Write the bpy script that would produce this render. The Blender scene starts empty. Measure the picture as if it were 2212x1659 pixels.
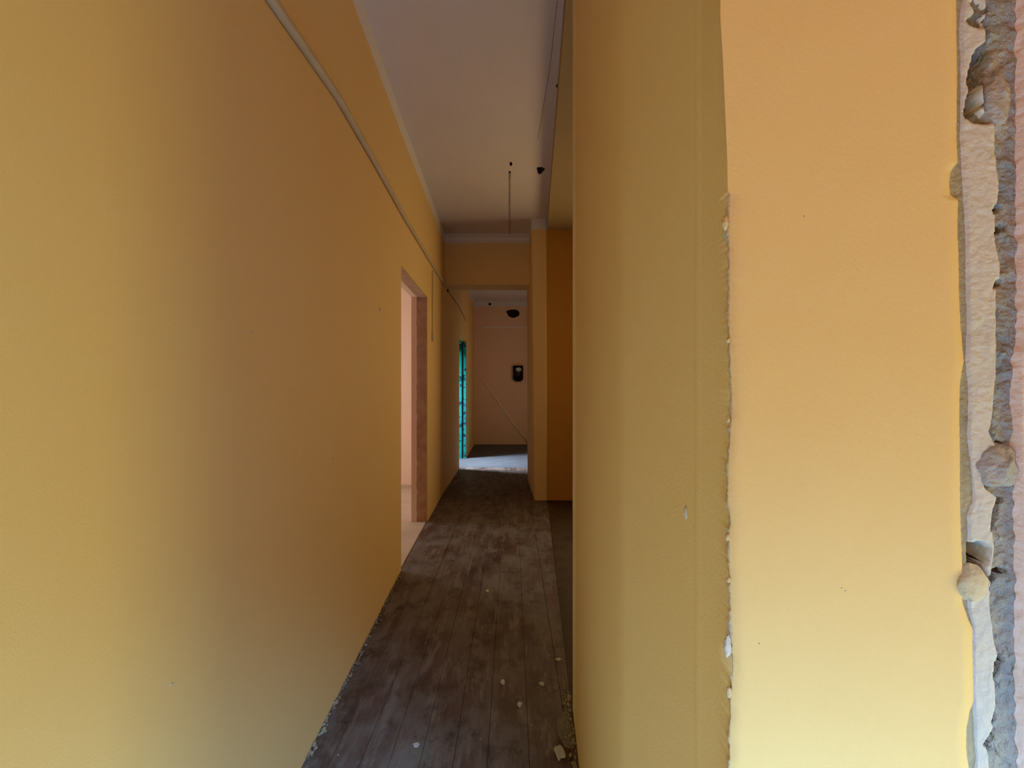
import bpy, bmesh, math, random
from mathutils import Vector, noise
random.seed(7)
S = bpy.context.scene
C = S.collection
# ------------------------------------------------------------------ camera
F, CX, VY, H = 1000.0, 1106.0, 835.0, 1.40        # focal (px), principal column, horizon row, eye height
cam_d = bpy.data.cameras.new('camera'); cam = bpy.data.objects.new('camera', cam_d); C.objects.link(cam)
cam.location = (0, 0, H); cam.rotation_euler = (math.pi/2, 0, 0)
cam_d.sensor_width = 36; cam_d.lens = 36*F/2212; cam_d.shift_y = 5.5/2212
cam_d.clip_start = 0.02; cam_d.clip_end = 100
S.camera = cam
# ------------------------------------------------------------------ world, exposure, daylight and added fills
S.view_settings.view_transform = 'Standard'; S.view_settings.look = 'None'
S.view_settings.gamma = 1; S.view_settings.use_curve_mapping = False
S.view_settings.exposure = 0.0
w = bpy.data.worlds.new('sky'); S.world = w; w.use_nodes = True
w.node_tree.nodes['Background'].inputs[0].default_value = (.55, .72, 1, 1)
w.node_tree.nodes['Background'].inputs[1].default_value = 0.25
def area(name, loc, target, sx, sy, power, col, spread=180):
    l = bpy.data.lights.new(name, 'AREA'); l.shape = 'RECTANGLE'; l.size = sx; l.size_y = sy
    l.energy = power; l.color = col; l.spread = math.radians(spread)
    o = bpy.data.objects.new(name, l); C.objects.link(o); o.location = loc
    o.rotation_euler = (Vector(target)-Vector(loc)).to_track_quat('-Z', 'Y').to_euler()
    return o
area('floor_bounce_fill', (0.75, -1.45, 1.95), (.05, -.10, 0), 1.2, .6, 62, (.26, .57, 1.0), 62)  # added blue fill aimed at the floor, bounces cool light upward
area('warm_fill_back_high', (0.7, -1.45, 1.75), (-.1, 5, 2.1), 1.3, .9, 4.3, (1.0, .22, .02), 110)  # added red fill behind the camera, warms the pier and corridor
area('daylight_right_window', (1.97, -0.45, .75), (-.7, 0.5, .55), .62, 1.1, 9.3, (1.0, .93, .10), 120)
area('niche_fill', (1.75, 5.62, 1.7), (-.9, 2.4, 2.0), 1.0, 1.3, 34, (1.0, .73, .36), 138)  # added warm fill out of view, brightens left wall and ceiling
area('daylight_side_room', (-3.72, 5.3, 1.5), (0, 4.3, 1.0), 1.2, 1.5, 44, (1.0, .98, .93))
area('daylight_entrance', (-2.6, 8.3, 3.1), (-0.35, 8.45, 0.0), .6, .6, 54, (.76, .85, 1.0), 52)
area('vestibule_fill', (1.24, 9.0, 1.7), (-.9, 9.6, 1.6), 1.0, 1.2, 8, (1.0, .66, .42))  # added warm fill out of view for the vestibule and far wall

# ------------------------------------------------------------------ materials
def mat(name, col, rough=.8, var=None, vscale=3.0, bump=0.0, bscale=60.0, metal=0, spec=.3):
    m = bpy.data.materials.new(name); m.use_nodes = True; nt = m.node_tree; b = nt.nodes['Principled BSDF']
    b.inputs['Roughness'].default_value = rough; b.inputs['Metallic'].default_value = metal
    b.inputs['Specular IOR Level'].default_value = spec
    b.inputs['Base Color'].default_value = (*col, 1)
    tc = nt.nodes.new('ShaderNodeTexCoord')
    if var:
        n = nt.nodes.new('ShaderNodeTexNoise'); n.inputs['Scale'].default_value = vscale; n.inputs['Detail'].default_value = 6
        nt.links.new(tc.outputs['Object'], n.inputs['Vector'])
        r = nt.nodes.new('ShaderNodeValToRGB'); r.color_ramp.elements[0].position = .35; r.color_ramp.elements[1].position = .65
        r.color_ramp.elements[0].color = (*col, 1); r.color_ramp.elements[1].color = (*var, 1)
        nt.links.new(n.outputs['Fac'], r.inputs['Fac']); nt.links.new(r.outputs['Color'], b.inputs['Base Color'])
    if bump:
        n2 = nt.nodes.new('ShaderNodeTexNoise'); n2.inputs['Scale'].default_value = bscale; n2.inputs['Detail'].default_value = 4
        nt.links.new(tc.outputs['Object'], n2.inputs['Vector'])
        bp = nt.nodes.new('ShaderNodeBump'); bp.inputs['Strength'].default_value = bump; bp.inputs['Distance'].default_value = .01
        nt.links.new(n2.outputs['Fac'], bp.inputs['Height']); nt.links.new(bp.outputs['Normal'], b.inputs['Normal'])
    return m

BAND = 3.334; CEIL = 3.465
PAINT = ((.79, .535, .215), (.78, .55, .24))
WHITE = (.76, .72, .69)
def wall_paint(name, a, b_, white=WHITE, band=True):
    """emulsion paint with a whitewashed strip above the paint line, brush and dirt marks"""
    m = mat(name, a, .75, b_, 1.3, .07, 260, spec=.25)
    nt = m.node_tree; bs = nt.nodes['Principled BSDF']
    src = bs.inputs['Base Color'].links[0].from_socket
    g = nt.nodes.new('ShaderNodeNewGeometry'); sx = nt.nodes.new('ShaderNodeSeparateXYZ')
    nt.links.new(g.outputs['Position'], sx.inputs[0])
    # tiny dark specks
    vo = nt.nodes.new('ShaderNodeTexVoronoi'); vo.inputs['Scale'].default_value = 5.5
    nt.links.new(g.outputs['Position'], vo.inputs['Vector'])
    lt = nt.nodes.new('ShaderNodeMath'); lt.operation = 'LESS_THAN'; lt.inputs[1].default_value = .007
    nt.links.new(vo.outputs['Distance'], lt.inputs[0])
    mx0 = nt.nodes.new('ShaderNodeMixRGB'); mx0.inputs[2].default_value = (.2, .14, .08, 1)
    nt.links.new(lt.outputs[0], mx0.inputs[0]); nt.links.new(src, mx0.inputs[1]); out = mx0.outputs[0]
    if band:
        nn = nt.nodes.new('ShaderNodeTexNoise'); nn.inputs['Scale'].default_value = 9
        nt.links.new(g.outputs['Position'], nn.inputs['Vector'])
        ma = nt.nodes.new('ShaderNodeMath'); ma.operation = 'MULTIPLY_ADD'; ma.inputs[1].default_value = .012
        nt.links.new(nn.outputs['Fac'], ma.inputs[0]); nt.links.new(sx.outputs['Z'], ma.inputs[2])
        gt = nt.nodes.new('ShaderNodeMath'); gt.operation = 'GREATER_THAN'; gt.inputs[1].default_value = BAND+.006
        nt.links.new(ma.outputs[0], gt.inputs[0])
        mx = nt.nodes.new('ShaderNodeMixRGB'); mx.inputs[2].default_value = (*white, 1)
        nt.links.new(gt.outputs[0], mx.inputs[0]); nt.links.new(out, mx.inputs[1]); out = mx.outputs[0]
    nt.links.new(out, bs.inputs['Base Color'])
    return m
M = {}
M['wall'] = wall_paint('yellow_wall_paint', *PAINT)
M['orange'] = wall_paint('orange_wall_paint', (.56, .25, .035), (.55, .27, .045))
M['far'] = wall_paint('far_wall_paint_warm_lit', (.84, .56, .36), (.85, .58, .38))  # wall paint lightened and warmed, the light there put into its colour
M['reveal'] = mat('brown_bare_reveal_plaster', (.52, .33, .20), .9, (.42, .24, .14), 12, .6, 90)
M['peach'] = mat('peach_wall_paint', (.84, .60, .46), .8, (.82, .62, .49), 2, .15, 90)
M['ceil'] = mat('ceiling_whitewash', (.74, .66, .62), .9, (.70, .64, .60), 1.6, .25, 60)
M['olive'] = mat('olive_soffit_paint', (.38, .26, .12), .85, (.35, .25, .12), 2, .2, 60)
M['trunk'] = mat('painted_trunking', (.58, .47, .31), .6, (.52, .42, .27), 8)
M['under'] = mat('grey_undercoat', (.34, .28, .17), .9, (.40, .33, .20), 25, .4, 200)
M['plaster'] = mat('bare_plaster', (.62, .54, .45), .9, (.56, .52, .46), 22, .3, 160)
M['mortar'] = mat('blue_grey_mortar', (.27, .29, .29), .95, (.38, .34, .28), 18, 1.0, 130)
M['brown'] = mat('shaded_timber_in_hole', (.08, .045, .022), .95, (.045, .026, .015), 30, .8, 150)  # timber brown darkened further, shade inside the holes put into the colour
M['pink'] = mat('pink_plaster', (.74, .55, .44), .85, (.78, .60, .50), 12, .4, 120)
M['lump'] = mat('set_cement_lump', (.42, .36, .31), .9, (.36, .32, .29), 25, .6, 140)
M['chip'] = mat('chipped_paint_edge', (.66, .47, .24), .9, (.60, .45, .26), 40, .3, 200)
M['foam'] = mat('yellowed_foam', (.62, .50, .32), .85, (.56, .44, .28), 25, .4, 120)
M['dark'] = mat('dark_hole_lining', (.035, .022, .014), .95, (.06, .035, .02), 20, .8, 90)  # very dark brown lining of the broken holes
M['niche_floor'] = mat('dark_brown_floor_paint', (.045, .022, .010), .7, (.07, .04, .02), 5, .4, 60)
M['vest_floor'] = mat('daylight_tinted_grey_floor', (.10, .112, .13), .8, (.08, .094, .11), 5, .3, 60)  # grey floor, blue cast of the entrance daylight put into its colour
M['room_floor'] = mat('blue_bounce_floor', (.66, .76, .84), .6, (.62, .73, .82), 4, .2, 60)  # unseen floor made pale blue to bounce cool light onto the walls
M['side_floor'] = mat('pale_side_room_floor', (.56, .44, .34), .8, (.50, .38, .29), 4, .3, 60)
M['black'] = mat('black_bakelite', (.012, .009, .008), .35)
M['dial'] = mat('meter_dial_face', (.62, .62, .56), .3)
M['metal'] = mat('dull_metal', (.30, .28, .25), .4, metal=.8)
M['cord'] = mat('pale_cord', (.90, .82, .70), .7)
M['frame'] = mat('white_window_paint', (.88, .88, .86), .5)
M['cable'] = mat('dark_cable', (.06, .05, .035), .6)
M['crumb'] = mat('plaster_rubble', (.42, .34, .24), .95, (.20, .15, .10), 40, .6, 100)
M['pale'] = mat('white_plaster_flake', (.60, .58, .54), .9, (.46, .43, .38), 40, .5, 100)
M['patch'] = mat('grey_cement_patch', (.22, .21, .17), .95, (.14, .13, .10), 25, .9, 60)

def teal_mat():
    m = mat('weathered_teal_paint', (.02, .50, .38), .5, (.015, .36, .36), 6, .6, 40)
    nt = m.node_tree; b = nt.nodes['Principled BSDF']; src = b.inputs['Base Color'].links[0].from_socket
    tc = nt.nodes.new('ShaderNodeTexCoord'); n = nt.nodes.new('ShaderNodeTexNoise'); n.inputs['Scale'].default_value = 14; n.inputs['Detail'].default_value = 8
    nt.links.new(tc.outputs['Object'], n.inputs['Vector'])
    r = nt.nodes.new('ShaderNodeValToRGB'); r.color_ramp.elements[0].position = .56; r.color_ramp.elements[1].position = .60
    nt.links.new(n.outputs['Fac'], r.inputs['Fac'])
    mx = nt.nodes.new('ShaderNodeMixRGB'); mx.inputs[2].default_value = (.01, .06, .08, 1)
    nt.links.new(r.outputs[0], mx.inputs[0]); nt.links.new(src, mx.inputs[1]); nt.links.new(mx.outputs[0], b.inputs['Base Color'])
    return m
M['teal'] = teal_mat()
M['teal_dark'] = mat('dark_blue_gap', (.005, .07, .12), .6)  # dark gap between frame posts, its shade put into the strip's colour

def plank_mat():
    m = bpy.data.materials.new('worn_painted_floorboards'); m.use_nodes = True; nt = m.node_tree; N = nt.nodes; L = nt.links
    b = N['Principled BSDF']; b.inputs['Specular IOR Level'].default_value = .35
    g = N.new('ShaderNodeNewGeometry')
    def mp(sx, sy):
        v = N.new('ShaderNodeMapping'); v.inputs['Scale'].default_value = (sx, sy, 1); L.new(g.outputs['Position'], v.inputs['Vector']); return v.outputs[0]
    def nz(vec, sc, det=6, rough=.6):
        n = N.new('ShaderNodeTexNoise'); n.inputs['Scale'].default_value = sc; n.inputs['Detail'].default_value = det; n.inputs['Roughness'].default_value = rough
        L.new(vec, n.inputs['Vector']); return n.outputs['Fac']
    def ramp(f, p0, p1, c0=(0, 0, 0), c1=(1, 1, 1)):
        r = N.new('ShaderNodeValToRGB'); r.color_ramp.elements[0].position = p0; r.color_ramp.elements[1].position = p1
        r.color_ramp.elements[0].color = (*c0, 1); r.color_ramp.elements[1].color = (*c1, 1); L.new(f, r.inputs['Fac']); return r.outputs['Color']
    def mix(f, a, c, mode='MIX'):
        x = N.new('ShaderNodeMixRGB'); x.blend_type = mode
        (L.new(f, x.inputs[0]) if not isinstance(f, float) else setattr(x.inputs[0], 'default_value', f))
        for i, q in ((1, a), (2, c)):
            if isinstance(q, tuple): x.inputs[i].default_value = (*q, 1)
            else: L.new(q, x.inputs[i])
        return x.outputs[0]
    grain = ramp(nz(mp(34, 1.2), 1.6, 8, .7), .3, .7, (.060, .030, .022), (.125, .070, .054))
    at = N.new('ShaderNodeAttribute'); at.attribute_name = 'tone'
    c = mix(.8, grain, at.outputs['Color'], 'MULTIPLY')
    dust = ramp(nz(mp(2.6, 1.3), 1.6, 7, .62), .40, .62)
    c = mix(dust, c, (.170, .145, .125))
    wear = ramp(nz(mp(12, 2.2), 1.3, 9, .75), .50, .60)
    c = mix(wear, c, (.185, .150, .130))
    blot = ramp(nz(mp(5, 3.5), 1.5, 9, .75), .50, .66)
    c = mix(blot, c, (.050, .028, .018))
    fine = ramp(nz(mp(60, 30), 1.5, 4, .7), .66, .72)
    c = mix(fine, c, (.24, .20, .16))
    vo = N.new('ShaderNodeTexVoronoi'); vo.inputs['Scale'].default_value = 9; L.new(mp(1.2, .9), vo.inputs['Vector'])
    sp = N.new('ShaderNodeMath'); sp.operation = 'MULTIPLY_ADD'; sp.inputs[1].default_value = -.07; L.new(nz(mp(5, 5), 1.7, 3), sp.inputs[0]); sp.inputs[2].default_value = .075
    lt = N.new('ShaderNodeMath'); lt.operation = 'LESS_THAN'; L.new(vo.outputs['Distance'], lt.inputs[0]); L.new(sp.outputs[0], lt.inputs[1])
    c = mix(lt.outputs[0], c, (.34, .31, .27))
    L.new(c, b.inputs['Base Color'])
    L.new(ramp(dust, 0, 1, (.55, .55, .55), (.9, .9, .9)), b.inputs['Roughness'])
    bp = N.new('ShaderNodeBump'); bp.inputs['Strength'].default_value = .5; bp.inputs['Distance'].default_value = .006
    L.new(nz(mp(40, 8), 1.5, 8, .7), bp.inputs['Height']); L.new(bp.outputs[0], b.inputs['Normal'])
    return m
M['plank'] = plank_mat()

# ------------------------------------------------------------------ helpers
def link(name, bm, mats, parent=None, smooth=False):
    me = bpy.data.meshes.new(name)
    bm.normal_update(); bm.to_mesh(me); bm.free()
    for m in (mats if isinstance(mats, (list, tuple)) else [mats]): me.materials.append(m)
    if smooth:
        for p in me.polygons: p.use_smooth = True
    o = bpy.data.objects.new(name, me); C.objects.link(o)
    if parent: o.parent = parent
    return o
def struct(name, bm, mats, parent=None, smooth=False):
    o = link(name, bm, mats, parent, smooth)
    if not parent: o['kind'] = 'structure'
    return o
def tag(o, label, cat, group=None, kind=None):
    o['label'] = label; o['category'] = cat
    if group: o['group'] = group
    if kind: o['kind'] = kind
    return o
def prism(bm, poly, z0, z1, mi=0):
    lo = [bm.verts.new((x, y, z0)) for x, y in poly]; hi = [bm.verts.new((x, y, z1)) for x, y in poly]
    fs = [bm.faces.new(lo[::-1]), bm.faces.new(hi)]; n = len(poly)
    for i in range(n): fs.append(bm.faces.new((lo[i], lo[(i+1) % n], hi[(i+1) % n], hi[i])))
    for f in fs: f.material_index = mi
    return fs
def box(bm, x0, x1, y0, y1, z0, z1, mi=0): return prism(bm, [(x0, y0), (x1, y0), (x1, y1), (x0, y1)], z0, z1, mi)
def tube(bm, pts, r, seg=10, squash=None):
    pts = [Vector(p) for p in pts]; rings = []
    rr = r if isinstance(r, (list, tuple)) else [r]*len(pts)
    for i, p in enumerate(pts):
        d = (pts[min(i+1, len(pts)-1)]-pts[max(i-1, 0)]).normalized()
        up = Vector((0, 0, 1)) if abs(d.z) < .9 else Vector((1, 0, 0))
        a = d.cross(up).normalized(); b = a.cross(d).normalized()
        rings.append([bm.verts.new(p+(a*math.cos(t)+b*math.sin(t))*rr[i]) for t in [2*math.pi*k/seg for k in range(seg)]])
    for i in range(len(rings)-1):
        for k in range(seg): bm.faces.new((rings[i][k], rings[i][(k+1) % seg], rings[i+1][(k+1) % seg], rings[i+1][k]))
    bm.faces.new(rings[0][::-1]); bm.faces.new(rings[-1])
def lump(bm, c, s, amp=.25, sub=2, fr=1.0, seed=0):
    r = bmesh.ops.create_icosphere(bm, subdivisions=sub, radius=1)
    for v in r['verts']:
        n = noise.noise(v.co*1.7*fr+Vector((seed*3.1, seed*1.7, seed)))
        v.co = v.co*(1+amp*n)
        v.co = Vector((c[0]+v.co.x*s[0], c[1]+v.co.y*s[1], c[2]+v.co.z*s[2]))
def bl(pts):
    """piecewise-linear lookup"""
    def f(t):
        if t <= pts[0][0]: return pts[0][1]
        for (a, va), (b, vb) in zip(pts, pts[1:]):
            if t <= b: return va+(vb-va)*(t-a)/(b-a)
        return pts[-1][1]
    return f
def floor_pt(x, y): d = H*F/(y-VY); return ((x-CX)*d/F, d)
def ceil_pt(x, y, h=CEIL): d = (h-H)*F/(VY-y); return ((x-CX)*d/F, d)

# ------------------------------------------------------------------ left wall (follows the slightly kinked old wall)
LW = [(-3.2, -.60), (1.70, -.775), (3.55, -.846), (5.0, -.882), (6.22, -.905), (7.83, -.893), (9.1, -.897), (11.3, -.912)]
lw = bl(LW)
D1 = (3.53, 4.79, 2.325); D2 = (7.83, 9.10, 2.285)
def wall_strip(bm, y0, y1, z0, z1, off0, off1, mi=0):
    ys = [y0]+[a for a, _ in LW if y0+.01 < a < y1-.01]+[y1]
    poly = [(lw(a)+off0, a) for a in ys]+[(lw(a)+off1, a) for a in reversed(ys)]
    prism(bm, poly[::-1], z0, z1, mi)
bm = bmesh.new()
T1 = -.10
for (a, b, z0) in ((-3.2, D1[0], -.05), (D1[0], D1[1], D1[2]), (D1[1], 6.9, -.05)): wall_strip(bm, a, b, z0, CEIL+.02, T1, 0)
for (a, b, z0) in ((6.9, D2[0], -.05), (D2[0], D2[1], D2[2]), (D2[1], 11.4, -.05)): wall_strip(bm, a, b, z0, CEIL+.02, -.38, 0)
struct('wall_left', bm, M['wall'])
for px, py, sy, sz in ((370, 1478, .006, .003), (719, 990, .012, .0022), (820, 668, .012, .012), (545, 716, .004, .002)):
    y = 1.0
    for _ in range(40): y = lw(y)/((px-CX)/F)
    bm = bmesh.new(); lump(bm, (lw(y), y, H-(py-VY)*y/F), (.0022, sy, sz), .3, 2, 1, px)
    link('paint_nick', bm, M['plaster'] if px == 370 else M['lump'], bpy.data.objects['wall_left'], True)
# side room: its own peach plaster layer, walls, floor, window
bm = bmesh.new()
for (a, b, z0) in ((2.3, D1[0], -.05), (D1[0], D1[1], D1[2]), (D1[1], 6.6, -.05)): wall_strip(bm, a, b, z0, CEIL+.02, -.165, T1)
box(bm, -3.95, -.98, 6.36, 6.5, -.05, CEIL+.02)
box(bm, -3.95, -.98, 2.3, 2.4, -.05, CEIL+.02)
box(bm, -3.95, -3.8, 2.3, 4.6, -.05, CEIL); box(bm, -3.95, -3.8, 6.0, 6.5, -.05, CEIL)
box(bm, -3.95, -3.8, 4.6, 6.0, -.05, .75); box(bm, -3.95, -3.8, 4.6, 6.0, 2.35, CEIL)
struct('wall_side_room', bm, M['peach'])
bm = bmesh.new(); xr = lw(4.79); prof = []
for k in range(61):
    z = D1[2]*k/60; e = .004+.004*noise.noise(Vector((z*9, 1, 1)))+.003*noise.noise(Vector((z*31, 4, 1))); prof.append((z, e))
for (za, ea), (zb, eb) in zip(prof, prof[1:]):
    vs = [bm.verts.new(p) for p in ((xr-.10-ea*2, 4.784, za), (xr-ea, 4.784, za), (xr-eb, 4.784, zb), (xr-.10-eb*2, 4.784, zb))]
    ws = [bm.verts.new((v.co.x, 4.792, v.co.z)) for v in vs]
    bm.faces.new(vs); bm.faces.new((vs[1], ws[1], ws[2], vs[2])); bm.faces.new((vs[0], vs[3], ws[3], ws[0]))
vs = [bm.verts.new(p) for p in ((lw(D1[0])-.101, D1[0], D1[2]-.005), (lw(D1[0])-.004, D1[0], D1[2]-.005), (xr-.004, 4.79, D1[2]-.005), (xr-.101, 4.79, D1[2]-.005))]
ws = [bm.verts.new((v.co.x, v.co.y, v.co.z+.006)) for v in vs]
bm.faces.new(vs[::-1]); 
for i in range(4): bm.faces.new((vs[i], vs[(i+1) % 4], ws[(i+1) % 4], ws[i]))
bmesh.ops.recalc_face_normals(bm, faces=bm.faces)
struct('trim_5', bm, M['reveal'])
# skirting in side room, thin dark line
bm = bmesh.new(); box(bm, -3.79, -1.08, 6.345, 6.362, 0, .055)
struct('baseboard_side_room', bm, M['side_floor'])

# beam, far wall, pilaster, niche, vestibule
YB0, YB1, ZB = 6.24, 6.60, 2.773
bm = bmesh.new(); prism(bm, [(-.95, YB0), (.27, YB0), (.27, YB1), (-.95, YB1)], ZB, CEIL+.01)
struct('trim_1', bm, M['wall'])                                     # downstand beam across the passage
# pilaster, leaning by a couple of centimetres as in the photo
YP = 5.69
bm = bmesh.new()
lo = [(.279, YP), (.436, YP), (.436, 7.0), (.235, 7.0)]; hi = [(.240, YP), (.424, YP), (.424, 7.0), (.225, 7.0)]
vl = [bm.verts.new((x, y, -.05)) for x, y in lo]; vh = [bm.verts.new((x, y, CEIL+.01)) for x, y in hi]
bm.faces.new(vl[::-1]); bm.faces.new(vh)
for i in range(4): bm.faces.new((vl[i], vl[(i+1) % 4], vh[(i+1) % 4], vh[i]))
bmesh.ops.bevel(bm, geom=[e for e in bm.edges if abs(e.verts[0].co.z-e.verts[1].co.z) > 1], offset=.012, segments=3, affect='EDGES')
struct('wall_pilaster', bm, M['wall'])
bm = bmesh.new(); box(bm, .425, 2.6, YP+.02, YP+.17, -.05, CEIL)
struct('wall_niche_back', bm, M['orange'])
bm = bmesh.new()
def rl(y): return .16+.048*y                                         # the line of the removed partition
prism(bm, [(rl(2.04), 2.04), (2.6, 2.04), (2.6, YP+.03), (rl(YP+.02), YP+.03)], BAND, CEIL+.05)
struct('ceiling_niche', bm, M['olive'])
bm = bmesh.new(); box(bm, 2.5, 2.6, .45, 7.0, -.05, CEIL); box(bm, .43, 2.6, 6.9, 7.0, -.05, CEIL); box(bm, 1.3, 1.4, 7.0, 11.4, -.05, CEIL)
struct('wall_right_far', bm, M['wall'])

# ceiling and far wall, with real broken holes
def blob(cx, cy, rx, ry, n=14, amp=.28, seed=1):
    out = []
    for k in range(n):
        t = 2*math.pi*k/n; r = 1+amp*noise.noise(Vector((math.cos(t)*1.3+seed*5.3, math.sin(t)*1.3, seed)))*1.6
        out.append((cx+rx*r*math.cos(t), cy+ry*r*math.sin(t)))
    return out
def plate(name, outer, holes, to3, depth_dir, depths, mats):
    bm = bmesh.new(); edges = []
    def loop(pts):
        vs = [bm.verts.new(to3(*p)) for p in pts]
        return vs, [bm.edges.new((vs[i], vs[(i+1) % len(vs)])) for i in range(len(vs))]
    _, e = loop(outer); edges += e; hv = []
    for h in holes:
        vs, e = loop(h); hv.append(vs); edges += e
    bmesh.ops.triangle_fill(bm, use_beauty=True, use_dissolve=False, edges=edges)
    for vs, dp in zip(hv, depths):
        c = sum((v.co for v in vs), Vector())/len(vs); prev = vs
        for s, q in ((.9, .5), (.6, 1.0)):
            nv = [bm.verts.new(c+(v.co-c)*s+Vector(depth_dir)*dp*q) for v in vs]
            for i in range(len(vs)):
                f = bm.faces.new((prev[i], prev[(i+1) % len(vs)], nv[(i+1) % len(vs)], nv[i])); f.material_index = 1
            prev = nv
        f = bm.faces.new(prev); f.material_index = 1
    bmesh.ops.recalc_face_normals(bm, faces=bm.faces)
    return struct(name, bm, mats)
hx, hy = ceil_pt(1167, 368); gx, gy = ceil_pt(1104, 354); kx, ky = ceil_pt(1204, 185)
ox, oy = ceil_pt(1101, 372)
plate('ceiling', [(-4.0, -3.3), (3.2, -3.3), (3.2, 11.5), (-4.0, 11.5)],
      [blob(hx, hy, .036, .075, 14, .4, 2), blob(gx, gy, .014, .04, 10, .3, 5), blob(kx, ky, .010, .022, 8, .2, 3), blob(ox, oy, .011, .025, 8, .3, 6)],
      lambda x, y: (x, y, CEIL), (0, 0, 1), (.05, .03, .02, .02), [M['ceil'], M['dark']])
YF = 11.2
def fw(x, y): return ((x-CX)/F*YF, H-(y-VY)/F*YF)
a1, a2 = fw(1109, 677); b1, b2 = fw(1058, 657)
plate('wall_far', [(-1.3, -.05), (1.4, -.05), (1.4, CEIL+.02), (-1.3, CEIL+.02)],
      [blob(a1, a2, .155, .105, 18, .3, 4), blob(b1, b2, .036, .034, 10, .15, 8)],
      lambda x, z: (x, YF, z), (0, 1, 0), (.14, .06), [M['far'], M['dark']])
bm = bmesh.new(); box(bm, -1.3, 1.4, YF+.2, YF+.3, -.1, CEIL+.1)
struct('wall_far_outer', bm, M['wall'])
# cracked ledge line across far wall
bm = bmesh.new(); x0, z0 = fw(1042, 706); x1, _ = fw(1150, 706)
n = 14; pts = []
for k in range(n+1):
    t = k/n; pts.append((x0+(x1-x0)*t, YF-.003, z0+.006*noise.noise(Vector((t*7, 1, 2)))))
tube(bm, pts, .013, 6)
struct('trim_2', bm, M['frame'])

# ------------------------------------------------------------------ near right wall: return wall, chipped corner, scarred jamb, all on one surface
def nx(v, s): return noise.noise(Vector((v*s, 3.7, 1.1)))
corner_px = bl([(-3000, 1553), (0, 1556), (130, 1563), (330, 1571), (398, 1572), (402, 1577), (470, 1574), (560, 1576), (700, 1575), (800, 1578), (885, 1582), (950, 1577), (1000, 1574), (1090, 1572), (1140, 1579), (1165, 1575), (1250, 1576), (1350, 1580), (1400, 1582), (1480, 1583), (1520, 1579), (1659, 1576), (3600, 1575)])
corner_smooth = bl([(-3000, 1553), (0, 1557), (200, 1568), (600, 1576), (900, 1579), (3600, 1579)])
A = bl([(-3000, 2066), (0, 2065), (50, 2066), (200, 2067), (300, 2066), (360, 2068), (378, 2053), (400, 2050), (428, 2053), (440, 2070), (500, 2068), (560, 2070), (620, 2071), (700, 2075), (780, 2082), (830, 2073), (900, 2072), (1000, 2074), (1100, 2074), (1200, 2077), (1225, 2078), (1290, 2078), (1320, 2089), (1345, 2101), (1500, 2103), (1520, 2095), (1560, 2087), (1600, 2087), (1659, 2095), (3600, 2095)])
B = bl([(-3000, 2086), (0, 2088), (30, 2080), (80, 2076), (130, 2079), (270, 2079), (300, 2077), (400, 2083), (500, 2089), (600, 2090), (700, 2093), (780, 2089), (830, 2095), (900, 2096), (930, 2093), (1000, 2101), (1060, 2106), (1080, 2105), (1110, 2093), (1180, 2095), (1220, 2095), (1300, 2094), (1340, 2104), (1500, 2105), (1560, 2108), (1620, 2112), (1659, 2108), (3600, 2108)])
Cc = bl([(-3000, 2140), (0, 2139), (40, 2136), (100, 2130), (120, 2126), (200, 2124), (270, 2128), (285, 2150), (340, 2149), (400, 2158), (430, 2158), (470, 2150), (530, 2150), (560, 2158), (600, 2162), (640, 2152), (700, 2152), (800, 2152), (900, 2144), (930, 2138), (960, 2150), (980, 2126), (1010, 2118), (1050, 2128), (1070, 2156), (1100, 2148), (1140, 2145), (1180, 2148), (1240, 2140), (1300, 2138), (1370, 2148), (1400, 2155), (1440, 2148), (1500, 2151), (1550, 2148), (1590, 2132), (1659, 2140), (3600, 2140)])
Dd = bl([(-3000, 2207), (0, 2207), (300, 2206), (740, 2208), (772, 2199), (850, 2198), (950, 2199), (1100, 2203), (1250, 2204), (1400, 2204), (1550, 2206), (1659, 2211), (3600, 2211)])
def sd_poly(x, y, P):
    d = 1e9; ins = False; n = len(P)
    for i in range(n):
        ax, ay = P[i]; bx, by = P[(i+1) % n]
        t = max(0, min(1, ((x-ax)*(bx-ax)+(y-ay)*(by-ay))/((bx-ax)**2+(by-ay)**2)))
        d = min(d, math.hypot(x-ax-t*(bx-ax), y-ay-t*(by-ay)))
        if (ay > y) != (by > y) and x < (bx-ax)*(y-ay)/(by-ay)+ax: ins = not ins
    return -d if ins else d
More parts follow.
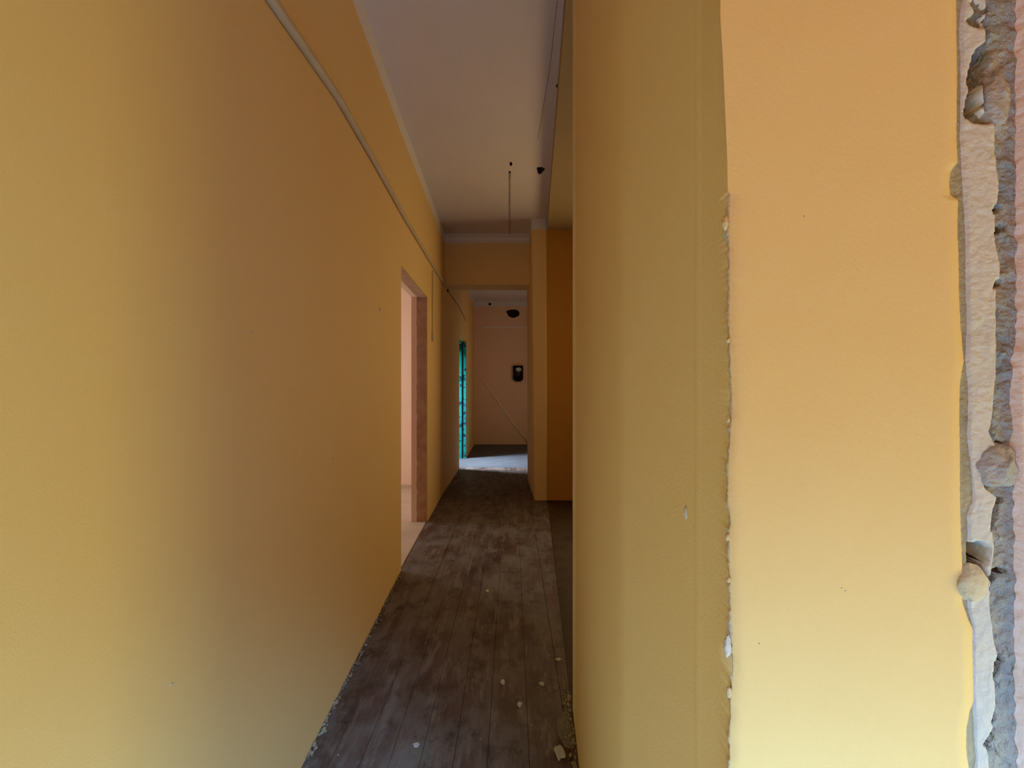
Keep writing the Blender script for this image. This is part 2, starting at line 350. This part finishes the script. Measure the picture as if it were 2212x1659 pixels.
HOLES = [  # outline on the jamb face, depth (m), material: 4 = old timber darkened for shade, 3 = mortar
    ([(2126, 112), (2138, 108), (2146, 118), (2142, 150), (2134, 172), (2122, 195), (2117, 215), (2124, 240), (2112, 250), (2096, 262), (2086, 258), (2090, 232), (2096, 210), (2093, 186), (2099, 160), (2104, 136), (2114, 120)], .045, 4),
    ([(2086, 262), (2112, 246), (2130, 262), (2140, 280), (2126, 280), (2104, 276)], .005, 5),
    ([(2136, -20), (2141, -20), (2141, 112), (2133, 112)], .012, 4),
    ([(2148, 464), (2156, 452), (2168, 453), (2172, 458), (2158, 464), (2150, 470)], .012, 4),
    ([(2152, 512), (2156, 498), (2176, 493), (2182, 501), (2166, 508), (2154, 514)], .014, 4),
    ([(2150, 628), (2156, 612), (2168, 610), (2176, 616), (2160, 624)], .010, 4),
    ([(2156, 956), (2162, 948), (2176, 955), (2190, 953), (2184, 961), (2164, 963)], .012, 4),
    ([(2158, 1068), (2178, 1072), (2168, 1086), (2162, 1110), (2152, 1138), (2144, 1136), (2148, 1104), (2154, 1078)], .012, 4),
    ([(2096, 1168), (2124, 1164), (2140, 1176), (2138, 1200), (2128, 1214), (2140, 1240), (2132, 1250), (2118, 1222), (2096, 1220), (2094, 1190)], .025, 4),
    ([(2140, 1262), (2148, 1232), (2164, 1218), (2190, 1226), (2166, 1232), (2152, 1250), (2146, 1270)], .010, 4),
    ([(2150, 1440), (2154, 1416), (2166, 1402), (2180, 1414), (2172, 1428), (2158, 1446), (2150, 1452)], .012, 4),
    ([(2146, 1546), (2150, 1522), (2158, 1528), (2154, 1550)], .008, 4),
    ([(2128, 1592), (2138, 1576), (2148, 1560), (2154, 1572), (2148, 1588), (2134, 1596)], .012, 4),
    ([(2136, 1600), (2148, 1598), (2150, 1606), (2138, 1604)], .010, 4),
    ([(2090, 60), (2104, 44), (2120, 48), (2132, 60), (2130, 76), (2112, 74), (2098, 68)], .006, 5),
    ([(2096, 20), (2112, 14), (2134, 38), (2128, 52), (2110, 44)], .003, 5),
]
def wall_y(x): return .4925-.12*(x-.2285)
def ray_pier(px): q = (px-CX)/F; y = (.4925+.12*.2285)/(1+.12*q); return (q*y, y)
def ray_return(px, cpx=1574):
    q = (px-CX)/F
    y = .153/(q-.055)
    if y >= .86: return (q*y, y)
    # rounded turn of the return wall towards the corner
    y2 = (.199+.1*.83)/(q+.1)
    if px < 1350: y2 = y+(y2-y)*.5*max(0, (px-1335)/15)
    x2 = q*y2
    if px > 1500:                                                   # faint ridge, then the wall runs straight to the corner
        t = (px-1500)/14
        if t < 1: return (x2-.0006*math.sin(math.pi*t), y2)
        y0, y1 = .5552, ray_pier(cpx)[1]
        y3 = y0+(y1-y0)*(px-1514)/(cpx-1514); return (q*y3, y3)
    return (x2, y2)
fine = [VY-F*(z-H)/.47 for z in []]
rows = []                                                           # row = "pixel row at the jamb's distance", i.e. a height
YR = .475
def h2row(h): return VY-(h-H)*F/YR
r = h2row(CEIL+.01)
while r < -60: rows.append(r); r += 40
r = -60
while r < 1720: rows.append(r); r += 4
while r < h2row(-.04): rows.append(r); r += 40
rows.append(h2row(-.04))
ret_px = [1237.2, 1245, 1260, 1280, 1300, 1320, 1335, 1345, 1352, 1360, 1370, 1385, 1400, 1420, 1440, 1460, 1480, 1496, 1500, 1503, 1507, 1511, 1514, 1520, 1530, 1540, 1550]
bm = bmesh.new(); grid = []; kinds = None
for r in rows:
    z = H-(r-VY)*YR/F
    row = []; kd = []
    def put(x, y, k): row.append(bm.verts.new((x, y, z))); kd.append(k)
    cc = corner_px(r)+(1.2*nx(r, .09)+.8*nx(r, .31) if r > 400 else .4*nx(r, .02))
    cs = corner_smooth(r)
    for i, p in enumerate(ret_px):
        x, y = ray_return(p, cs); put(x+.0006*noise.noise(Vector((y*9, z*7, 0))), y, 0)
    # chipped corner
    c = cc
    chip = 0
    if r > 400: chip = max(1.2, 4.5+7*nx(r, .035)+4*nx(r, .11)+(7 if 455 < r < 505 else 0)+(5 if 1360 < r < 1432 else 0))
    else: chip = .8
    x, y = ray_return(max(1551.5, c-chip-1), cs); put(x, y, 0)
    q = (c-chip*.55-CX)/F; dent = .0012+.0012*nx(r, .15) if r > 400 else .0002
    yy = ray_pier(c)[1]+dent; put(q*yy+dent*.3, yy, (2 if 1360 < r < 1432 or 455 < r < 505 or 1155 < r < 1166 else 7) if r > 400 else 0)
    x, y = ray_pier(c-.15*chip); put(x, y+(.0008+.0006*nx(r, .21) if r > 400 else 0), (2 if 1360 < r < 1432 or 1155 < r < 1166 or 1480 < r < 1512 else 7) if r > 400 else 0)
    x, y = ray_pier(c+1); put(x, y, 7 if r > 400 else 0)
    # pier face
    a, b, c3, d = A(r)+1.2*nx(r, .12), B(r)+1.2*nx(r+500, .14), Cc(r)+1.6*nx(r+900, .11), Dd(r)+.5*nx(r+40, .2)
    b = max(b, a+1.5); c3 = max(c3, b+4); d = max(d, c3+8)
    for t in [i/20 for i in range(1, 21)]:
        px = (c+1)+(a-c-1)*t; x, y = ray_pier(px); put(x, y+.0005*noise.noise(Vector((x*14, z*14, 3))), 0)
    def depth(px, base, amp, sc):
        x, y = ray_pier(px)
        dz = base+amp*noise.noise(Vector((x*sc, z*sc, 7)))+amp*.5*noise.noise(Vector((x*sc*2.7, z*sc*2.2, 17)))
        kk = None
        for P, dp, mm in HOLES:
            s = sd_poly(px, r, P)
            if s < 3:
                t = min(1, max(0, (3-s)/6)); dz += dp*t*t*(3-2*t)
                if s < 0: kk = mm
        return (x, y+dz, kk)
    for (p0, p1, n, base, amp, sc, k) in ((a, b, 5, .0022, .0006, 90, 1), (b, c3, 14, .0006, .0007, 60, 2), (c3, d, 16, .0055, .0030, 75, 3), (d, d+30, 5, -.001, .0008, 60, 6)):
        for i in range(0 if p0 != a else 1, n+1):
            if p0 != a and i == 0: continue
            t = i/n; px = p0+(p1-p0)*t
            if k == 3: px += 0
            e = min(1, (i)/1.0) if k != 3 else min(1, i/1.6)
            x, y, kk = depth(px, base*e, amp, sc); put(x, y, kk if kk else k)
    for X in (.62, 1.0, 2.0, 3.1): put(X, wall_y(X), 0)
    grid.append(row); kinds = kinds or []; kinds.append(kd)
for i in range(len(grid)-1):
    for j in range(len(grid[0])-1):
        f = bm.faces.new((grid[i][j], grid[i+1][j], grid[i+1][j+1], grid[i][j+1]))
        f.material_index = kinds[i][j+1]; f.smooth = True
# far end face and back of the return wall so it is a solid wall
def back(j, x, y): return [bm.verts.new((x, y, g[j].co.z)) for g in (grid[0], grid[-1])]
e0 = back(0, grid[0][0].co.x+.16, 2.035)
bm.faces.new([g[0] for g in grid]+[e0[1], e0[0]])
e1 = back(0, .43, .60); e2 = back(-1, 3.1, .60-.31)
bm.faces.new((e0[0], e0[1], e1[1], e1[0])); bm.faces.new((e1[0], e1[1], e2[1], e2[0]))
wr = struct('wall_right', bm, [M['wall'], M['under'], M['plaster'], M['mortar'], M['brown'], M['patch'], M['pink'], M['chip']])
# lumps of set mortar and foam stuck in the scar (parts of the wall)
def jamb(px, py, out=0): x, y = ray_pier(px); return (x, y-out, H-(py-VY)*y/F)
bm = bmesh.new(); lump(bm, jamb(2162, 1006, -.006), (.021, .011, .023), .22, 4, 1.3, 3); o = link('mortar_lump', bm, M['lump'], wr, True); o['label'] = 'large brown-grey mortar lump'
bm = bmesh.new(); lump(bm, jamb(2103, 1262, -.003), (.0155, .008, .0185), .16, 4, 1.2, 9); o = link('foam_plug', bm, M['foam'], wr, True); o['label'] = 'round yellowed foam plug'
bm = bmesh.new(); lump(bm, jamb(2162, 215, -.008), (.0135, .010, .031), .2, 4, 1.2, 14); o = link('mortar_lump', bm, M['lump'], wr, True); o['label'] = 'long grey mortar lump beside the deep hole'
# small screw plug / chip on the return wall
x, y = ray_return(1482); bm = bmesh.new(); lump(bm, (x, y, H-(1106-VY)*y/F), (.0025, .004, .0085), .3, 3, 1, 4)
link('plaster_chip', bm, M['plaster'], wr, True)
for px, py, sw, sh in ((1566, 482, .0032, .0075), (1572, 735, .002, .003), (1571, 1160, .0022, .004), (1573, 1252, .002, .003), (1571, 1395, .0036, .012), (1574, 1495, .0026, .006), (1572, 905, .0018, .004)):
    x, y = ray_pier(px); bm = bmesh.new(); lump(bm, (x, y-.0004, H-(py-VY)*y/F), (sw, .0022, sh), .35, 3, 1.4, px+py)
    link('plaster_chip', bm, M['plaster'] if px == 1571 and py == 1395 else M['chip'], wr, True)
for px, py in ((1737, 467), (1826, 1276), (1818, 1270), (1640, 1390)):
    x, y = ray_pier(px); bm = bmesh.new(); lump(bm, (x, y, H-(py-VY)*y/F), (.0009, .0004, .0007), .3, 2, 1, px)
    link('paint_nick', bm, M['lump'], wr, True)

# ------------------------------------------------------------------ room behind the camera
bm = bmesh.new()
box(bm, -.80, -.0, -1.7, -1.5, -.05, CEIL); box(bm, 1.4, 2.2, -1.7, -1.5, -.05, CEIL)
box(bm, 0, 1.4, -1.7, -1.5, -.05, .12); box(bm, 0, 1.4, -1.7, -1.5, 2.35, CEIL)
struct('wall_back', bm, M['wall'])
bm = bmesh.new()
box(bm, 2.0, 2.2, -1.7, -.80, -.05, CEIL); box(bm, 2.0, 2.2, -.10, .32, -.05, CEIL)
box(bm, 2.0, 2.2, -.80, -.10, -.05, .12); box(bm, 2.0, 2.2, -.80, -.10, 1.4, CEIL)
struct('wall_room_side', bm, M['wall'])
def window(name, axis, fixed, u0, u1, z0, z1):
    bm = bmesh.new(); t = .05
    def b(a0, a1, c0, c1):
        if axis == 'y': box(bm, a0, a1, fixed-.03, fixed+.03, c0, c1)
        else: box(bm, fixed-.03, fixed+.03, a0, a1, c0, c1)
    b(u0, u1, z0, z0+t); b(u0, u1, z1-t, z1); b(u0, u0+t, z0+t, z1-t); b(u1-t, u1, z0+t, z1-t)
    m = (u0+u1)/2; b(m-t/2, m+t/2, z0+t, z1-t)
    struct(name, bm, M['frame'])
window('window_1', 'y', -1.6, 0, 1.4, .12, 2.35)
window('window_2', 'x', 2.1, -.8, -.1, .12, 1.4)
window('window_3', 'x', -3.88, 4.6, 6.0, .75, 2.35)
window('added_window_5', 'x', 1.30, 8.5, 9.5, 1.1, 2.3)  # added unseen frame without an opening, set beside the vestibule fill
window('added_window_4', 'y', YP-.01, 1.2, 2.3, 1.0, 2.4)  # added unseen frame without an opening, goes with the niche fill

# ------------------------------------------------------------------ floor: boards, niche strip, vestibule, side room
bm = bmesh.new(); tone = bm.loops.layers.color.new('tone')
edges = [-1.02, -.80, -.68, -.564, -.457, -.343, -.218, -.092, .065, .221]
def board(x0, x1, y0, y1, dz, tn, mi=0, xs=None):
    g = .0009
    poly = [(x0+g, y0), (x1-g, y0), (x1-g, y1), (x0+g, y1)] if xs is None else xs
    for f in prism(bm, poly, -.04, dz, mi):
        for l in f.loops: l[tone] = (*tn, 1)
for a, b in zip(edges, edges[1:]):
    y = -3.1+random.random()
    cuts = [-3.1]
    while y < 7.6: cuts.append(y); y += 2.6+random.random()*2.2
    cuts.append(8.0)
    for c0, c1 in zip(cuts, cuts[1:]):
        k = .75+random.random()*.55; board(a, b, c0+.001, c1, random.uniform(-.0025, .001), (k, k*random.uniform(.93, 1.03), k*random.uniform(.9, 1.05)))
# last board against the line of the removed partition
board(0, 0, 0, 0, 0, (1, .95, .95), 0, [(.2225, .55), (rl(.55)+.08, .55), (rl(2.0), 2.0), (rl(5.9), 5.9), (.2225, 5.9)])
for f in prism(bm, [(-.74, -3.1), (2.2, -3.1), (2.2, .55), (-.74, .55)], -.03, .006, 4): pass
board(0, 0, 0, 0, -.004, (1, 1, 1), 1, [(rl(1.9), 1.9), (2.6, 1.9), (2.6, 5.9), (rl(5.9), 5.9)])
board(.2225, 1.3, 5.9, 8.0, -.002, (.9, .9, .9), 0)
for f in prism(bm, [(-1.3, 8.003), (1.3, 8.003), (1.3, 11.25), (-1.3, 11.25)], -.06, -.002, 2): pass
for f in prism(bm, [(-3.9, 2.35), (lw(2.35)-.01, 2.35), (lw(D1[0])-.012, D1[0]), (lw(D1[1])-.012, D1[1]), (lw(6.5)-.01, 6.5), (-3.9, 6.5)], -.03, .002, 3): pass
box(bm, -4.2, 3.3, -3.4, 11.6, -.14, -.07, 1)
struct('floor', bm, [M['plank'], M['niche_floor'], M['vest_floor'], M['side_floor'], M['room_floor']])
bm = bmesh.new(); box(bm, -9, -1.3, 6.6, 12, -.4, -.18); struct('ground_outside', bm, M['vest_floor'])

# ------------------------------------------------------------------ entrance door frame (teal) in the left wall
bm = bmesh.new(); xo = lw(9.1)
box(bm, xo-.155, xo-.085, 9.035, 9.099, 0, D2[2]); box(bm, xo-.155, xo-.085, 7.831, 7.88, 0, D2[2]); box(bm, xo-.155, xo-.085, 7.88, 9.035, D2[2]-.06, D2[2]-.001)
dr = struct('door_1', bm, M['teal'])
bm = bmesh.new(); box(bm, xo-.085, xo-.055, 9.06, 9.099, 0, D2[2]-.001); box(bm, xo-.085, xo-.055, 7.831, 7.86, 0, D2[2]-.001); link('dark_gap', bm, M['teal_dark'], dr)  # strips of dark colour standing for the gap in the frame
bm = bmesh.new(); box(bm, xo-.055, xo-.004, 9.05, 9.099, .0, D2[2]-.03); link('inner_post', bm, M['teal'], dr)

# ------------------------------------------------------------------ surface trunking along left wall
hz = bl([(0.6, 2.56), (1.2, 2.60), (1.45, 2.612), (2.05, 2.692), (2.7, 2.712), (3.42, 2.717), (4.5, 2.73), (6.24, 2.752)])
bm = bmesh.new(); ys = [-.4+.13*k for k in range(52)]
pts = [(lw(y)+.010, y, hz(y)) for y in ys if y < 6.36]
tube(bm, pts, .019, 10)
for v in bm.verts: v.co.x = max(v.co.x, lw(v.co.y)+.0005)
o = link('cable_trunking', bm, M['trunk'], None, True)
tag(o, 'long slim painted cable trunking running high along the yellow left wall', 'cable trunking')
bm = bmesh.new()
seq = [(965, 627), (975, 640), (990, 662), (1001, 682), (1006, 694)]
pts = []
for px, py in seq:
    y = 6.4
    for _ in range(20): y = lw(y)/((px-CX)/F)
    pts.append((lw(y)+.006, y, H-(py-VY)*y/F))
tube(bm, pts, .0045, 8)
tag(link('cable', bm, M['cable'], None, True), 'thin dark cable on the left wall beyond the beam, above the teal door frame', 'cable')
bm = bmesh.new(); p = pts[0]; lump(bm, (p[0]+.004, p[1]+.02, p[2]), (.018, .018, .018), .2, 2, 1, 2)  # solid dark knob added in place of the hole the cable enters
tag(link('cable_hole', bm, M['cable'], None, True), 'small round dark knob drawn for the hole where the cable passes under the beam at the left wall', 'cable hole')
# short vertical drop with outlet patch
yd = 5.12; xd = lw(yd)
root = bpy.data.objects.new('cable_drop', None); C.objects.link(root); root.location = (xd, yd, 1.90)
tag(root, 'short vertical painted cable drop with small end box beside the doorway on the left wall', 'cable drop')
bm = bmesh.new(); box(bm, 0.0, .010, -.012, .012, .08, .78); link('channel', bm, M['trunk'], root)
bm = bmesh.new(); box(bm, 0.0, .014, -.034, .034, 0, .085); bmesh.ops.bevel(bm, geom=bm.edges[:], offset=.003, segments=2, affect='EDGES'); link('end_box', bm, M['trunk'], root)

# ceiling cable and crease
bm = bmesh.new(); x0, y0 = ceil_pt(1102, 374); x1, y1 = ceil_pt(1101, 506)
pts = [(x0+(x1-x0)*t+.004*nx(t*10, 1), y0+(y1-y0)*t, CEIL-.003) for t in [k/12 for k in range(13)]]
tube(bm, pts, .008, 6)
M['ctape'] = mat('grey_green_tape', (.34, .36, .30), .8, (.46, .44, .38), 12)
tag(link('ceiling_cable', bm, M['ctape'], None, True), 'thin grey-green cable on the ceiling running from a small hole to the beam', 'cable')
bm = bmesh.new(); q = [ceil_pt(*p) for p in ((1204, 2), (1197, 60), (1190, 130), (1182, 180), (1172, 240), (1162, 300))]
tube(bm, [(a, b, CEIL-.0006) for a, b in q], .0022, 6)
struct('trim_3', bm, M['mortar'])
# white strip of filler at the ceiling edge of the beam
bm = bmesh.new(); x0 = lw(6.2)+.01
tube(bm, [(x0+(.255-x0)*t, YB0-.004, BAND+.060+.004*nx(t*40, 1)) for t in [k/30 for k in range(30)]], .014, 6)
struct('trim_4', bm, M['frame'])

# ------------------------------------------------------------------ electricity meter on far wall
cx, cz = fw(1119, 806)
root = bpy.data.objects.new('electricity_meter', None); C.objects.link(root); root.location = (cx, YF, cz)
tag(root, 'black electricity meter with an oval window hanging on the far wall', 'electricity meter')
bm = bmesh.new(); box(bm, -.120, .120, -.10, 0, -.165, .180); bmesh.ops.bevel(bm, geom=[e for e in bm.edges], offset=.01, segments=3, affect='EDGES'); link('body', bm, M['black'], root, True)
bm = bmesh.new(); box(bm, -.085, .085, -.075, -.002, -.205, -.150); bmesh.ops.bevel(bm, geom=[e for e in bm.edges], offset=.015, segments=2, affect='EDGES'); link('terminal_cover', bm, M['black'], root, True)
bm = bmesh.new(); bmesh.ops.create_cone(bm, cap_ends=True, segments=28, radius1=1, radius2=.93, depth=1)
for v in bm.verts: v.co = Vector((.012+v.co.x*.068, -.106-v.co.z*.016, .085+v.co.y*.048))
dl = link('dial_window', bm, M['dial'], root)
bm = bmesh.new(); box(bm, -.030, .054, -.1165, -.1135, .080, .090); link('counter_slot', bm, M['metal'], dl)

# diagonal pale cord across the far wall
bm = bmesh.new(); q = [fw(*p) for p in ((1026, 803), (1046, 826), (1072, 862), (1108, 914), (1143, 962))]
tube(bm, [(a, YF-.012, max(.012, b)) for a, b in q], [.004, .010, .015, .016, .016], 6)
tag(link('cord', bm, M['cord'], None, True), 'thin pale cord slanting down across the far wall below the meter', 'cord')

# ------------------------------------------------------------------ rubble and flakes
bm = bmesh.new()
for k in range(420):
    y = 1.45+random.random()**1.2*3.0*(1 if k % 4 else .7)
    if y > 3.45: continue
    s = random.uniform(.002, .0065)*(1 if random.random() < .85 else 1.7)
    lump(bm, (lw(y)+abs(random.gauss(.004, .010)), y, s*.5), (s, s*random.uniform(.8, 1.7), s*.8), .4, 1, 1, k)
tag(link('plaster_rubble', bm, M['crumb']), 'crumbs of fallen plaster lying in the joint between boards and left wall', 'plaster rubble', kind='stuff')
bm = bmesh.new()
for k in range(130):
    y = random.uniform(1.45, 2.15); s = random.uniform(.002, .008)
    lump(bm, (.150+.054*y-abs(random.gauss(.008, .013)), y, s*.4), (s, s*1.3, s*.8), .4, 1, 1, k+900)
tag(link('plaster_rubble', bm, M['crumb']), 'crumbs of broken plaster at the foot of the right wall end', 'plaster rubble', kind='stuff')
def flake(px, py, wpx, hpx, m, label, cat='plaster flake', name='plaster_flake', th=.006, seed=1):
    x, y = floor_pt(px, py); dx = wpx/2*y/F; dy = hpx/2*y*y/(H*F)
    bm = bmesh.new(); P = blob(x, y, dx, dy, 16, .35, seed)
    lo_ = [bm.verts.new((a, b, .0005)) for a, b in P]; c = Vector((x, y, 0))
    hi_ = [bm.verts.new((x+(a-x)*.8, y+(b-y)*.8, th)) for a, b in P]
    bm.faces.new(hi_); bm.faces.new(lo_[::-1])
    for i in range(16): bm.faces.new((lo_[i], lo_[(i+1) % 16], hi_[(i+1) % 16], hi_[i]))
    bmesh.ops.recalc_face_normals(bm, faces=bm.faces)
    tag(link(name, bm, m), label, cat)
flake(1210, 1625, 24, 34, M['pale'], 'largest pale plaster flake on the boards, at the near right floor edge', seed=3)
flake(1207, 1425, 15, 6, M['pale'], 'narrow pale plaster flake lying across the last board on the right', seed=5, th=.004)
flake(1086, 1474, 11, 10, M['pale'], 'whitish round plaster flake in the middle of the boards', seed=7)
flake(1170, 1478, 12, 9, M['pale'], 'small plaster flake right of the round one on the worn boards', seed=8, th=.004)
flake(1123, 1522, 10, 14, M['pale'], 'elongated pale plaster flake on the boards below the round one', seed=9, th=.004)
flake(1228, 1505, 8, 7, M['pale'], 'little white plaster crumb at the foot of the right wall end', seed=12)
flake(899, 1610, 14, 10, M['pale'], 'nearest pale plaster flake on the left half of the boards', seed=13, th=.004)
flake(1053, 1277, 9, 5, M['pale'], 'farthest small white plaster flake in the middle of the dim boards', seed=14, th=.004)
flake(1222, 1575, 34, 70, M['patch'], 'rough grey cement patch spread along the foot of the right wall', 'cement patch', 'cement_patch', .003, 21)
